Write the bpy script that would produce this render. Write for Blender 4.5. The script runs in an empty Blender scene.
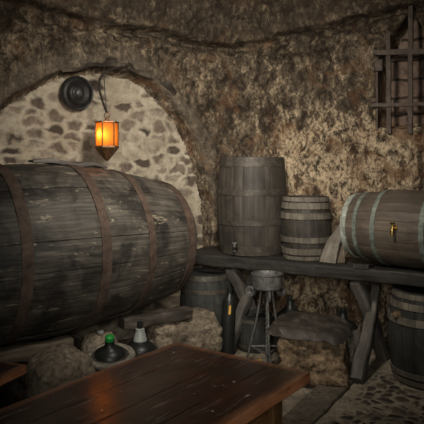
import bpy, math, random
from mathutils import Vector, Matrix, noise
random.seed(7)
SC = bpy.context.scene
COL = SC.collection
PI = math.pi
F, HY, EYE = 600.0, 165.0, 1.6          # focal length in px, horizon row, eye height

def at(x, y, D):                         # point seen at photo pixel (x, y), D metres away
    return Vector(((x-212)/F*D, D, EYE-(y-HY)/F*D))
def sstep(a, b, x):
    t = min(1.0, max(0.0, (x-a)/(b-a))) if a != b else float(x > a)
    return t*t*(3-2*t)
def fr(p, o=5, H=1.0, l=2.0):
    return noise.fractal(p, H, l, o)

# ------------------------------------------------------------------ materials
def ramp(nt, src, stops, interp='LINEAR'):
    n = nt.nodes.new('ShaderNodeValToRGB'); r = n.color_ramp; r.interpolation = interp
    while len(r.elements) < len(stops): r.elements.new(0.5)
    for e, (p, c) in zip(r.elements, stops):
        e.position = p
        e.color = (c, c, c, 1) if isinstance(c, (int, float)) else (*c, 1)
    nt.links.new(src, n.inputs[0]); return n.outputs[0]
def vmap(nt, src, scale, loc=(0,0,0), rot=(0,0,0)):
    n = nt.nodes.new('ShaderNodeMapping'); n.inputs['Scale'].default_value = scale
    n.inputs['Location'].default_value = loc; n.inputs['Rotation'].default_value = rot
    nt.links.new(src, n.inputs['Vector']); return n.outputs[0]
def tnoise(nt, vec, scale, detail=6, rough=.6, dist=0.0):
    n = nt.nodes.new('ShaderNodeTexNoise'); n.inputs['Scale'].default_value = scale
    n.inputs['Detail'].default_value = detail; n.inputs['Roughness'].default_value = rough
    n.inputs['Distortion'].default_value = dist
    nt.links.new(vec, n.inputs['Vector']); return n.outputs['Fac']
def voro(nt, vec, scale, feature='F1', rnd=1.0):
    n = nt.nodes.new('ShaderNodeTexVoronoi'); n.feature = feature
    n.inputs['Scale'].default_value = scale; n.inputs['Randomness'].default_value = rnd
    nt.links.new(vec, n.inputs['Vector']); return n
def mth(nt, op, a, b=None, clamp=False):
    n = nt.nodes.new('ShaderNodeMath'); n.operation = op; n.use_clamp = clamp
    for i, v in enumerate((a, b)):
        if v is None: continue
        if isinstance(v, (int, float)): n.inputs[i].default_value = v
        else: nt.links.new(v, n.inputs[i])
    return n.outputs[0]
def mix(nt, fac, a, b, mode='MIX'):
    n = nt.nodes.new('ShaderNodeMix'); n.data_type = 'RGBA'; n.blend_type = mode
    for i, v in ((0, fac), (6, a), (7, b)):
        if isinstance(v, (int, float)) and i == 0: n.inputs[0].default_value = v
        elif isinstance(v, (int, float)): n.inputs[i].default_value = (v, v, v, 1)
        elif isinstance(v, tuple): n.inputs[i].default_value = (*v, 1)
        else: nt.links.new(v, n.inputs[i])
    return n.outputs[2]
def attr(nt, name):
    n = nt.nodes.new('ShaderNodeAttribute'); n.attribute_name = name; return n.outputs['Fac']
def start(name, rough=.8, spec=.3, metal=0.0):
    m = bpy.data.materials.new(name); m.use_nodes = True; nt = m.node_tree
    b = nt.nodes['Principled BSDF']; b.inputs['Roughness'].default_value = rough
    b.inputs['Specular IOR Level'].default_value = spec; b.inputs['Metallic'].default_value = metal
    return m, nt, b
def coords(nt):
    n = nt.nodes.new('ShaderNodeTexCoord'); return n.outputs['Object'], n.outputs['UV']
def bump(nt, b, h, strength=.5, dist=.02):
    n = nt.nodes.new('ShaderNodeBump'); n.inputs['Strength'].default_value = strength
    n.inputs['Distance'].default_value = dist
    nt.links.new(h, n.inputs['Height']); nt.links.new(n.outputs[0], b.inputs['Normal'])

def mat_wall():
    m, nt, b = start('rough_cellar_rock', .92, .15); L = nt.links
    ob, _ = coords(nt)
    n1 = tnoise(nt, ob, 2.2, 8, .65, .6)
    n2 = tnoise(nt, vmap(nt, ob, (1, 1, .6), (3, 1, 5)), 12, 9, .78, .4)
    n3 = tnoise(nt, vmap(nt, ob, (1, 1, .7), (7, 2, 1)), 38, 5, .7)
    base = mix(nt, ramp(nt, mth(nt, 'ADD', mth(nt, 'MULTIPLY', n1, .35), mth(nt, 'MULTIPLY', n2, .65)), [(.40, 0), (.60, 1)]), (.036, .028, .021), (.28, .218, .148))
    # pale tan crust patches, more of them low on the wall behind the barrels
    warm = attr(nt, 'warm')
    p = mth(nt, 'ADD', mth(nt, 'MULTIPLY', warm, .15), n2)
    base = mix(nt, ramp(nt, p, [(.55, 0), (.66, 1)]), base, (.56, .44, .295))
    base = mix(nt, ramp(nt, mth(nt, 'SUBTRACT', n2, mth(nt, 'MULTIPLY', warm, .0)), [(.36, 1), (.50, 0)]), base, (.036, .026, .019))
    base = mix(nt, ramp(nt, n3, [(.38, .85), (.53, 0)]), base, (.035, .026, .019))
    rust = tnoise(nt, vmap(nt, ob, (1, 1, 1), (11, 4, 2)), 3.1, 6, .7, .8)
    base = mix(nt, ramp(nt, mth(nt, 'ADD', rust, mth(nt, 'MULTIPLY', warm, .06)), [(.54, 0), (.66, .7)]), base, (.15, .075, .037))
    bl = tnoise(nt, vmap(nt, ob, (1, 1, .9), (1, 8, 2)), 5.5, 7, .7, .5)
    base = mix(nt, ramp(nt, bl, [(.36, .9), (.47, 0)]), base, (.032, .023, .017))
    # smoother grey stone of the arch ring
    rg = attr(nt, 'ring')
    g = tnoise(nt, vmap(nt, ob, (1, 1, 3.2)), 7, 9, .72, 1.0)
    grey = ramp(nt, g, [(.32, (.045, .037, .029)), (.52, (.15, .128, .10)), (.72, (.28, .24, .185))])
    base = mix(nt, mth(nt, 'MULTIPLY', rg, .45), base, grey)
    # dark streaks on the upper vault, with the light falloff painted in
    so = attr(nt, 'vault_shade')
    sn = tnoise(nt, vmap(nt, ob, (.5, .5, 3), (2, 2, 2)), 4, 6, .6, .4)
    base = mix(nt, mth(nt, 'MULTIPLY', so, ramp(nt, sn, [(.35, .9), (.65, .35)])), base, (.052, .040, .030))
    L.new(base, b.inputs['Base Color'])
    h = mth(nt, 'ADD', n2, mth(nt, 'MULTIPLY', n3, .5))
    bump(nt, b, h, .9, .035)
    return m

def mat_masonry():
    m, nt, b = start('rubble_masonry_in_pale_mortar', .93, .15); L = nt.links
    ob, uv = coords(nt)
    wn = nt.nodes.new('ShaderNodeTexNoise'); wn.inputs['Scale'].default_value = 6; wn.inputs['Detail'].default_value = 5
    L.new(uv, wn.inputs['Vector'])
    off = nt.nodes.new('ShaderNodeVectorMath'); off.operation = 'SCALE'; off.inputs['Scale'].default_value = .14
    L.new(wn.outputs['Color'], off.inputs[0])
    ad = nt.nodes.new('ShaderNodeVectorMath'); L.new(uv, ad.inputs[0]); L.new(off.outputs[0], ad.inputs[1])
    v = vmap(nt, ad.outputs[0], (1.0, 1.75, 1))
    vd = voro(nt, v, 5.8, 'DISTANCE_TO_EDGE', .9); vc = voro(nt, v, 5.8, 'F1', .9)
    sep = nt.nodes.new('ShaderNodeSeparateColor'); L.new(vc.outputs['Color'], sep.inputs[0])
    edge = ramp(nt, vd.outputs['Distance'], [(.07, 0), (.24, 1)])
    pick = ramp(nt, sep.outputs[0], [(.15, 0), (.4, 1)])
    stone = mth(nt, 'MULTIPLY', edge, pick)
    n1 = tnoise(nt, ob, 14, 8, .7); n2 = tnoise(nt, ob, 2.5, 5, .6)
    mort = ramp(nt, n1, [(.30, (.19, .165, .125)), (.5, (.38, .333, .255)), (.70, (.50, .45, .355))])
    mort = mix(nt, ramp(nt, n2, [(.36, .5), (.56, 0)]), mort, (.25, .2, .14))
    st = ramp(nt, sep.outputs[1], [(0, (.06, .046, .037)), (.3, (.12, .092, .072)), (.7, (.24, .19, .145)), (1, (.33, .28, .22))])
    st = mix(nt, ramp(nt, n1, [(.35, .7), (.6, 0)]), st, (.05, .04, .03))
    L.new(mix(nt, stone, mort, st), b.inputs['Base Color'])
    bump(nt, b, mth(nt, 'ADD', mth(nt, 'MULTIPLY', n1, .5), mth(nt, 'MULTIPLY', stone, -.35)), .8, .03)
    return m

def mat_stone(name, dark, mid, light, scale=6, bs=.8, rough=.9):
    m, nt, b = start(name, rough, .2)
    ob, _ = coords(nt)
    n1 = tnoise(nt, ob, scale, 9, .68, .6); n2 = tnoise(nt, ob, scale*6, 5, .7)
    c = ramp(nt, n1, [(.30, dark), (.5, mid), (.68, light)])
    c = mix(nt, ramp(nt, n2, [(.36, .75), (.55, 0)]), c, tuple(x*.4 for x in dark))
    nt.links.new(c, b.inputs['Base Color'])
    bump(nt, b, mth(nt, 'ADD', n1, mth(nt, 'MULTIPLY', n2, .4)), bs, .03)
    return m

def mat_wood(name, dark, mid, light, rough=.7, spec=.3, grain=(55, 2.6), patch=.55, patch_col=None, bs=.5, worn_glint=None, worn_glint_amt=.62):
    m, nt, b = start(name, rough, spec); L = nt.links
    ob, uv = coords(nt)
    st = attr(nt, 'stave')
    oi = nt.nodes.new('ShaderNodeObjectInfo')
    cx = nt.nodes.new('ShaderNodeCombineXYZ')
    L.new(mth(nt, 'MULTIPLY', oi.outputs['Random'], 37.0), cx.inputs[0]); L.new(mth(nt, 'MULTIPLY', st, 19.0), cx.inputs[1])
    L.new(mth(nt, 'MULTIPLY', st, 7.0), cx.inputs[2])
    ad = nt.nodes.new('ShaderNodeVectorMath'); L.new(uv, ad.inputs[0]); L.new(cx.outputs[0], ad.inputs[1])
    g = tnoise(nt, vmap(nt, ad.outputs[0], (grain[0], grain[1], 1)), 1, 9, .68, .5)
    g2 = tnoise(nt, vmap(nt, ad.outputs[0], (grain[0]*.22, grain[1]*.8, 1), (5, 5, 5)), 1, 5, .6, 1.0)
    gg = mth(nt, 'ADD', mth(nt, 'MULTIPLY', g, .6), mth(nt, 'MULTIPLY', g2, .4))
    gg = mth(nt, 'ADD', gg, mth(nt, 'MULTIPLY', mth(nt, 'SUBTRACT', st, .5), .08))
    c = ramp(nt, gg, [(.34, dark), (.5, mid), (.66, light)])
    p = tnoise(nt, ob, 4.2, 7, .68, .7)
    pc = patch_col or tuple(x*.55 for x in dark)
    c = mix(nt, ramp(nt, p, [(.40, patch), (.56, 0)]), c, pc)
    if worn_glint:
        w = tnoise(nt, vmap(nt, ad.outputs[0], (14, 4.5, 1), (9, 1, 3)), 1, 8, .75, .6)
        c = mix(nt, ramp(nt, w, [(worn_glint_amt, 0), (worn_glint_amt+.06, .9)]), c, worn_glint)
    L.new(c, b.inputs['Base Color'])
    bump(nt, b, mth(nt, 'ADD', gg, mth(nt, 'MULTIPLY', p, .3)), bs, .012)
    return m

def mat_metal(name, dark, mid, light, rough=.6, metal=.5, scale=14, bs=.3):
    m, nt, b = start(name, rough, .4, metal)
    ob, _ = coords(nt)
    n1 = tnoise(nt, ob, scale, 8, .7, .4); n2 = tnoise(nt, ob, scale*5, 4, .6)
    nn = mth(nt, 'ADD', mth(nt, 'MULTIPLY', n1, .75), mth(nt, 'MULTIPLY', n2, .25))
    nt.links.new(ramp(nt, nn, [(.34, dark), (.5, mid), (.65, light)]), b.inputs['Base Color'])
    bump(nt, b, nn, bs, .006)
    return m
def mat_plain(name, col, rough=.4, spec=.5, metal=0.0):
    m, nt, b = start(name, rough, spec, metal)
    ob, _ = coords(nt)
    n = tnoise(nt, ob, 25, 5, .6)
    nt.links.new(ramp(nt, n, [(.3, tuple(x*.65 for x in col)), (.7, tuple(min(1, x*1.2) for x in col))]), b.inputs['Base Color'])
    return m

def mat_floor():
    m, nt, b = start('cobbled_floor', .85, .25)
    ob, _ = coords(nt); st = attr(nt, 'stone'); rn = attr(nt, 'rnd')
    n1 = tnoise(nt, ob, 9, 7, .65); n2 = tnoise(nt, ob, 60, 4, .6)
    earth = ramp(nt, n1, [(.3, (.13, .108, .08)), (.52, (.26, .218, .162)), (.7, (.36, .305, .23))])
    cob = ramp(nt, rn, [(0, (.028, .022, .019)), (.5, (.055, .043, .034)), (1, (.10, .078, .06))])
    c = mix(nt, st, earth, cob)
    c = mix(nt, ramp(nt, n2, [(.35, .5), (.55, 0)]), c, (.02, .016, .013))
    nt.links.new(c, b.inputs['Base Color'])
    bump(nt, b, mth(nt, 'ADD', n1, mth(nt, 'MULTIPLY', n2, .4)), .5, .012)
    return m

def mat_brick():
    m, nt, b = start('blocked_up_brickwork', .9, .15); L = nt.links
    ob, uv = coords(nt)
    br = nt.nodes.new('ShaderNodeTexBrick'); br.inputs['Scale'].default_value = 1
    br.inputs['Brick Width'].default_value = .26; br.inputs['Row Height'].default_value = .16
    br.inputs['Mortar Size'].default_value = .012; br.inputs['Mortar Smooth'].default_value = .4
    br.inputs['Color1'].default_value = (.17, .115, .09, 1); br.inputs['Color2'].default_value = (.26, .19, .15, 1)
    br.inputs['Mortar'].default_value = (.05, .04, .033, 1)
    wn = nt.nodes.new('ShaderNodeTexNoise'); wn.inputs['Scale'].default_value = 6
    L.new(uv, wn.inputs['Vector'])
    sc = nt.nodes.new('ShaderNodeVectorMath'); sc.operation = 'SCALE'; sc.inputs['Scale'].default_value = .05
    L.new(wn.outputs['Color'], sc.inputs[0])
    ad = nt.nodes.new('ShaderNodeVectorMath'); L.new(uv, ad.inputs[0]); L.new(sc.outputs[0], ad.inputs[1])
    L.new(ad.outputs[0], br.inputs['Vector'])
    n = tnoise(nt, ob, 16, 7, .7)
    c = mix(nt, ramp(nt, n, [(.38, .7), (.55, 0)]), br.outputs['Color'], (.06, .042, .033))
    L.new(c, b.inputs['Base Color'])
    bump(nt, b, mth(nt, 'SUBTRACT', n, mth(nt, 'MULTIPLY', br.outputs['Fac'], .8)), .7, .02)
    return m

def mat_table():
    m, nt, b = start('dark_varnished_table_wood', .3, .2); L = nt.links
    ob, uv = coords(nt)
    g = tnoise(nt, vmap(nt, ob, (42, 1.8, 6)), 1, 9, .65, .6)
    p = tnoise(nt, ob, 3.4, 6, .65, .5)
    c = ramp(nt, g, [(.30, (.014, .0035, .003)), (.52, (.046, .010, .007)), (.72, (.10, .024, .015))])
    c = mix(nt, ramp(nt, p, [(.38, .8), (.58, 0)]), c, (.012, .006, .004))
    # pale scuffs and chips
    def rotmap(a, s, l): return vmap(nt, ob, s, l, (0, 0, a))
    s1 = tnoise(nt, rotmap(.35, (70, 5, 1), (2, 1, 0)), 1, 3, .5)
    s2 = tnoise(nt, rotmap(-.9, (60, 4, 1), (5, 8, 0)), 1, 3, .5)
    s3 = tnoise(nt, vmap(nt, ob, (1, 1, 1), (4, 4, 0)), 26, 3, .6)
    ms = mth(nt, 'MULTIPLY', ramp(nt, mth(nt, 'MAXIMUM', s1, s2), [(.61, 0), (.66, .55)]), ramp(nt, tnoise(nt, ob, 5, 3), [(.45, 0), (.58, 1)]))
    c = mix(nt, ms, c, (.22, .17, .14))
    c = mix(nt, ramp(nt, s3, [(.685, 0), (.715, .9)]), c, (.42, .38, .34))
    ed = attr(nt, 'edge')  # lighter worn edge wood, brightened further to paint in a lit strip
    c = mix(nt, mth(nt, 'MULTIPLY', ed, ramp(nt, tnoise(nt, vmap(nt, ob, (30, 6, 30)), 1, 5), [(.35, .35), (.6, .9)])), c, (.46, .20, .095))
    L.new(c, b.inputs['Base Color'])
    L.new(ramp(nt, p, [(.3, .24), (.7, .13)]), b.inputs['Roughness'])
    bump(nt, b, mth(nt, 'ADD', g, mth(nt, 'MULTIPLY', p, .4)), .2, .003)
    return m

M = {}
M['wall'] = mat_wall(); M['masonry'] = mat_masonry(); M['floor'] = mat_floor(); M['brick'] = mat_brick(); M['table'] = mat_table()
M['cask'] = mat_wood('old_cask_oak', (.026, .0225, .019), (.064, .056, .046), (.135, .120, .098), .5, .4, (46, 2.4), .88, (.014, .0125, .011), 1.0, (.30, .25, .18), .59)
M['barrel'] = mat_wood('weathered_barrel_oak', (.026, .022, .018), (.047, .040, .032), (.076, .065, .052), .6, .35, (60, 2.2), .6, None, .4)
M['barrel_warm'] = mat_wood('warm_brown_barrel_oak', (.060, .047, .036), (.105, .083, .063), (.165, .134, .103), .65, .35, (26, 2.0), .6, (.050, .038, .028), .4)
M['barrel_dark'] = mat_wood('damp_dark_barrel_oak', (.018, .018, .0165), (.038, .038, .034), (.07, .068, .06), .7, .3, (55, 2.4), .6, None, .5)
M['hoop_wood'] = mat_wood('split_wood_hoop', (.06, .051, .04), (.125, .109, .086), (.22, .195, .155), .75, .25, (3, 45), .5, None, .4)
M['hoop_pale'] = mat_wood('pale_worn_hoop', (.06, .052, .04), (.135, .119, .093), (.27, .24, .19), .75, .25, (3, 45), .45, None, .4)
M['bench'] = mat_wood('dark_bench_timber', (.011, .0095, .008), (.026, .023, .020), (.055, .049, .042), .65, .35, (30, 2.4), .5, None, .7)
M['trestle'] = mat_wood('grey_weathered_trestle_timber', (.052, .046, .040), (.105, .094, .082), (.17, .155, .137), .75, .3, (34, 2.4), .45, None, .8)
M['beam'] = mat_wood('old_cradle_timber', (.055, .042, .030), (.12, .095, .068), (.21, .17, .125), .8, .25, (34, 2.4), .55, None, .8)
M['arch_wood'] = mat_wood('sooty_arch_board', (.025, .020, .015), (.075, .060, .045), (.17, .14, .105), .85, .2, (60, 3.0), .8, None, 1.0)
M['wedge'] = mat_wood('grey_split_timber', (.085, .075, .062), (.16, .142, .118), (.26, .235, .195), .8, .25, (40, 2.2), .45, None, .8)
M['slab_wood'] = mat_wood('blackened_slab', (.022, .018, .015), (.055, .045, .037), (.12, .10, .082), .6, .35, (18, 5), .55, None, .9, (.27, .235, .19), .63)  # pale flecks are partly wear, partly glints painted into the colour
M['hoop_rust'] = mat_metal('rusty_brown_hoop_iron', (.034, .023, .018), (.075, .050, .037), (.125, .086, .064), .7, .25)
M['hoop_dark'] = mat_metal('dark_grey_hoop_iron', (.028, .024, .019), (.06, .052, .042), (.115, .10, .08), .6, .35)
M['hoop_green'] = mat_metal('verdigris_hoop', (.07, .082, .068), (.15, .175, .148), (.29, .32, .275), .65, .25, 18)
M['hoop_white'] = mat_metal('whitened_end_hoop', (.10, .115, .10), (.28, .30, .26), (.56, .58, .53), .7, .15, 16)
M['iron'] = mat_metal('wrought_iron', (.03, .029, .028), (.075, .073, .07), (.15, .148, .142), .5, .5, 20)
M['iron_grey'] = mat_metal('grey_wrought_iron', (.05, .048, .046), (.115, .112, .107), (.21, .205, .197), .5, .35, 20)
M['iron_rust'] = mat_metal('rust_brown_grille', (.04, .03, .024), (.085, .065, .052), (.14, .11, .088), .75, .2, 20)
M['black_metal'] = mat_metal('blackened_sheet_metal', (.010, .010, .010), (.024, .023, .022), (.05, .047, .043), .5, .4, 16)
M['copper'] = mat_metal('tarnished_copper', (.07, .034, .018), (.17, .085, .042), (.30, .155, .08), .42, .7, 22)
M['brass'] = mat_plain('brass_tap', (.75, .52, .16), .25, .5, 1.0)
M['rope'] = mat_plain('dark_twisted_cord', (.035, .029, .023), .9, .1)
M['glass_dark'] = mat_plain('dark_bottle_glass', (.013, .014, .013), .4, .35)
M['glass_grey'] = mat_plain('dusty_grey_glass', (.30, .32, .30), .4, .4)
M['wicker'] = mat_wood('blackened_wicker', (.02, .018, .015), (.05, .043, .036), (.10, .088, .073), .8, .25, (6, 60), .5, None, .8)
M['rim'] = mat_stone('dusty_grey_rim', (.10, .09, .075), (.25, .225, .185), (.40, .365, .30), 14, .6)
M['green'] = mat_plain('bright_green_stopper', (.015, .26, .04), .4, .5)
M['cork'] = mat_plain('cork', (.14, .095, .055), .85, .2)
M['yellow'] = mat_plain('yellow_paper', (.62, .36, .07), .6, .3)
M['white'] = mat_plain('white_china', (.42, .45, .45), .3, .5)
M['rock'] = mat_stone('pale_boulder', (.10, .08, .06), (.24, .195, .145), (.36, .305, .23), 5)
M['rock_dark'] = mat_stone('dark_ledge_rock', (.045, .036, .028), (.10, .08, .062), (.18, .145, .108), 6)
M['plinth'] = mat_stone('rubble_plinth_stone', (.10, .08, .058), (.21, .17, .125), (.36, .29, .21), 7, 1.0)
M['block'] = mat_stone('tan_stone_block', (.05, .036, .025), (.19, .135, .083), (.36, .26, .165), 5.5, .9)
M['kerb'] = mat_stone('kerb_stone', (.085, .07, .054), (.125, .105, .081), (.17, .145, .112), 5, .35)
M['ochre'] = mat_wood('ochre_leg_wood', (.07, .035, .013), (.17, .085, .03), (.26, .14, .055), .6, .3, (30, 2.4), .5, None, .4)

# ------------------------------------------------------------------ mesh helpers
class MB:
    def __init__(s): s.v = []; s.f = []; s.uv = []; s.st = []
    def add(s, verts, faces, uvs=None, st=None):
        o = len(s.v); s.v += [tuple(v) for v in verts]
        for i, f in enumerate(faces):
            s.f.append([o+k for k in f])
            s.uv.append(uvs[i] if uvs else [(verts[k][0]+verts[k][2]*.5, verts[k][1]+verts[k][2]*.5) for k in f])
            s.st.append(st[i] if st else 0.5)
        return s
    def build(s, name, mat, parent=None, smooth=True, sharp=20):
        me = bpy.data.meshes.new(name); me.from_pydata(s.v, [], s.f)
        ul = me.uv_layers.new(name='UVMap')
        flat = [c for f in s.uv for uv in f for c in uv]
        ul.data.foreach_set('uv', flat)
        a = me.attributes.new('stave', 'FLOAT', 'FACE'); a.data.foreach_set('value', s.st)
        me.materials.append(mat)
        if smooth:
            me.polygons.foreach_set('use_smooth', [True]*len(me.polygons))
            try: me.set_sharp_from_angle(angle=math.radians(sharp))
            except Exception: pass
        me.update()
        o = bpy.data.objects.new(name, me); COL.objects.link(o)
        if parent: o.parent = parent
        return o
def setattr_v(o, name, vals):
    a = o.data.attributes.new(name, 'FLOAT', 'POINT'); a.data.foreach_set('value', vals)

def tag(o, label, cat, group=None):
    o['label'] = label; o['category'] = cat
    if group: o['group'] = group
    return o
def thing(name, label, cat, loc=(0,0,0), rot=(0,0,0), group=None):
    o = bpy.data.objects.new(name, None); COL.objects.link(o)
    o.empty_display_size = .1; o.location = loc; o.rotation_euler = rot
    return tag(o, label, cat, group)
def struct(o): o['kind'] = 'structure'; return o

def sweep(mb, path, sec, up=Vector((0,0,1)), scale=None, caps=True, jit=0.0, seed=0.0, st=.5, closed_sec=True):
    """section (list of (a,b)) carried along a path; a across, b along 'up'; uv u=perimeter v=length"""
    n = len(sec); P = [Vector(p) for p in path]; V = []; L = [0.0]
    for i in range(1, len(P)): L.append(L[-1]+(P[i]-P[i-1]).length)
    per = [0.0]
    for i in range(n):
        a, b = sec[i], sec[(i+1) % n]; per.append(per[-1]+math.hypot(b[0]-a[0], b[1]-a[1]))
    ref = Vector(up)
    for i, p in enumerate(P):
        t = (P[min(i+1, len(P)-1)]-P[max(i-1, 0)]).normalized()
        x = t.cross(ref)
        if x.length < 1e-5: x = t.orthogonal()
        x.normalize(); y = x.cross(t).normalized()
        ref = y
        k = scale[i] if scale else 1.0
        for j, (a, b) in enumerate(sec):
            q = p+x*a*k+y*b*k
            if jit:
                q += (x*noise.noise(q*6+Vector((seed, 0, 0)))+y*noise.noise(q*6+Vector((0, seed, 9))))*jit
                q += (x*noise.noise(q*28+Vector((seed, 3, 0)))+y*noise.noise(q*28+Vector((0, seed, 4))))*jit*.35
            V.append(q)
    fs = []; us = []
    for i in range(len(P)-1):
        for j in range(n):
            k = (j+1) % n
            fs.append([i*n+j, i*n+k, (i+1)*n+k, (i+1)*n+j])
            us.append([(per[j], L[i]), (per[j+1], L[i]), (per[j+1], L[i+1]), (per[j], L[i+1])])
    if caps:
        fs.append(list(range(n))[::-1]); us.append([sec[j] for j in range(n)][::-1])
        o = (len(P)-1)*n; fs.append([o+j for j in range(n)]); us.append([sec[j] for j in range(n)])
    mb.add(V, fs, us, [st]*len(fs)); return mb
def circ(r, n=8): return [(r*math.cos(2*PI*i/n), r*math.sin(2*PI*i/n)) for i in range(n)][::-1]
def rrect(w, h, b=.008, k=2, sub=3):
    pts = []
    for cx, cy, a0 in ((w/2-b, h/2-b, 0), (-w/2+b, h/2-b, PI/2), (-w/2+b, -h/2+b, PI), (w/2-b, -h/2+b, 1.5*PI)):
        for i in range(k+1):
            a = a0+PI/2*i/k; pts.append((cx+b*math.cos(a), cy+b*math.sin(a)))
    out = []
    for i in range(len(pts)):
        p, q = pts[i], pts[(i+1) % len(pts)]; out.append(p)
        d = math.hypot(q[0]-p[0], q[1]-p[1])
        m = int(d/.05)
        for j in range(1, m+1):
            f = j/(m+1); out.append((p[0]+(q[0]-p[0])*f, p[1]+(q[1]-p[1])*f))
    return out[::-1]
def lerp_path(a, b, n=14):
    a = Vector(a); b = Vector(b); return [a+(b-a)*(i/(n-1)) for i in range(n)]
def timber(mb, a, b, w, h, up=Vector((0,0,1)), bev=.01, jit=.006, seed=0, n=None, bow=0.0, taper=None):
    a = Vector(a); b = Vector(b); n = n or max(6, int((b-a).length/.05))
    P = lerp_path(a, b, n)
    if bow: P = [p+Vector(up)*bow*math.sin(PI*i/(n-1)) for i, p in enumerate(P)]
    sc = None
    if taper: sc = [taper[0]+(taper[1]-taper[0])*i/(n-1) for i in range(n)]
    sc = sc or [1.0]*n
    sc[0] *= .97; sc[-1] *= .97
    return sweep(mb, P, rrect(w, h, bev), up, sc, True, jit, seed)
def tube(mb, path, r, n=8, rs=None, jit=0, seed=0):
    return sweep(mb, path, circ(r, n), Vector((.13, .21, .97)), rs, True, jit, seed)
def smooth_path(pts, n=8):
    pts = [Vector(p) for p in pts]; out = []
    for i in range(len(pts)-1):
        p0 = pts[max(i-1, 0)]; p1 = pts[i]; p2 = pts[i+1]; p3 = pts[min(i+2, len(pts)-1)]
        for k in range(n):
            t = k/n
            out.append(.5*((2*p1)+(p2-p0)*t+(2*p0-5*p1+4*p2-p3)*t*t+(3*p1-p0-3*p2+p3)*t**3))
    out.append(pts[-1]); return out
def lathe(mb, prof, n=32, jit=0.0, seed=0.0, wav=None):
    V = []; fs = []; us = []; L = [0.0]
    for i in range(1, len(prof)): L.append(L[-1]+math.hypot(prof[i][0]-prof[i-1][0], prof[i][1]-prof[i-1][1]))
    for (r, z) in prof:
        for j in range(n):
            a = 2*PI*j/n
            rr = max(r, 1e-4)
            if jit: rr += jit*noise.noise(Vector((math.cos(a)*3+seed, math.sin(a)*3, z*9)))*min(1, r/.03)
            V.append((rr*math.cos(a), rr*math.sin(a), z))
    for i in range(len(prof)-1):
        for j in range(n):
            k = (j+1) % n
            fs.append([i*n+j, i*n+k, (i+1)*n+k, (i+1)*n+j])
            ra = max(prof[i][0], prof[i+1][0])
            us.append([(2*PI*ra*j/n, L[i]), (2*PI*ra*(j+1)/n, L[i]), (2*PI*ra*(j+1)/n, L[i+1]), (2*PI*ra*j/n, L[i+1])])
    if prof[0][0] > .002: fs.append(list(range(n))[::-1]); us.append([(V[j][0], V[j][1]) for j in range(n)][::-1])
    o = (len(prof)-1)*n
    if prof[-1][0] > .002: fs.append([o+j for j in range(n)]); us.append([(V[o+j][0], V[o+j][1]) for j in range(n)])
    mb.add(V, fs, us); return mb

def rock_mesh(mb, size, p=4.0, rough=.06, seed=0, n=40, flat_bottom=True, fine=.02, freq=2.2):
    """a lump of stone: super-ellipsoid with noise, base on z=0, sized (x, y, z)"""
    V = []; fs = []; m = n*2
    for i in range(n+1):
        th = PI*i/n
        for j in range(m):
            ph = 2*PI*j/m
            d = Vector((math.sin(th)*math.cos(ph), math.sin(th)*math.sin(ph), math.cos(th)))
            k = (abs(d.x)**p+abs(d.y)**p+abs(d.z)**p)**(-1/p)
            q = Vector((d.x*k*size[0]/2, d.y*k*size[1]/2, d.z*k*size[2]/2))
            s = Vector((seed*3.1, seed*1.7, seed))
            q += d*(rough*fr(q*freq+s, 3)+fine*fr(q*freq*5+s, 4))
            q.z += size[2]/2
            if flat_bottom and q.z < 0: q.z = 0
            V.append(q)
    for i in range(n):
        for j in range(m):
            k = (j+1) % m
            fs.append([i*m+j, (i+1)*m+j, (i+1)*m+k, i*m+k])
    mb.add(V, fs); return mb

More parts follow.
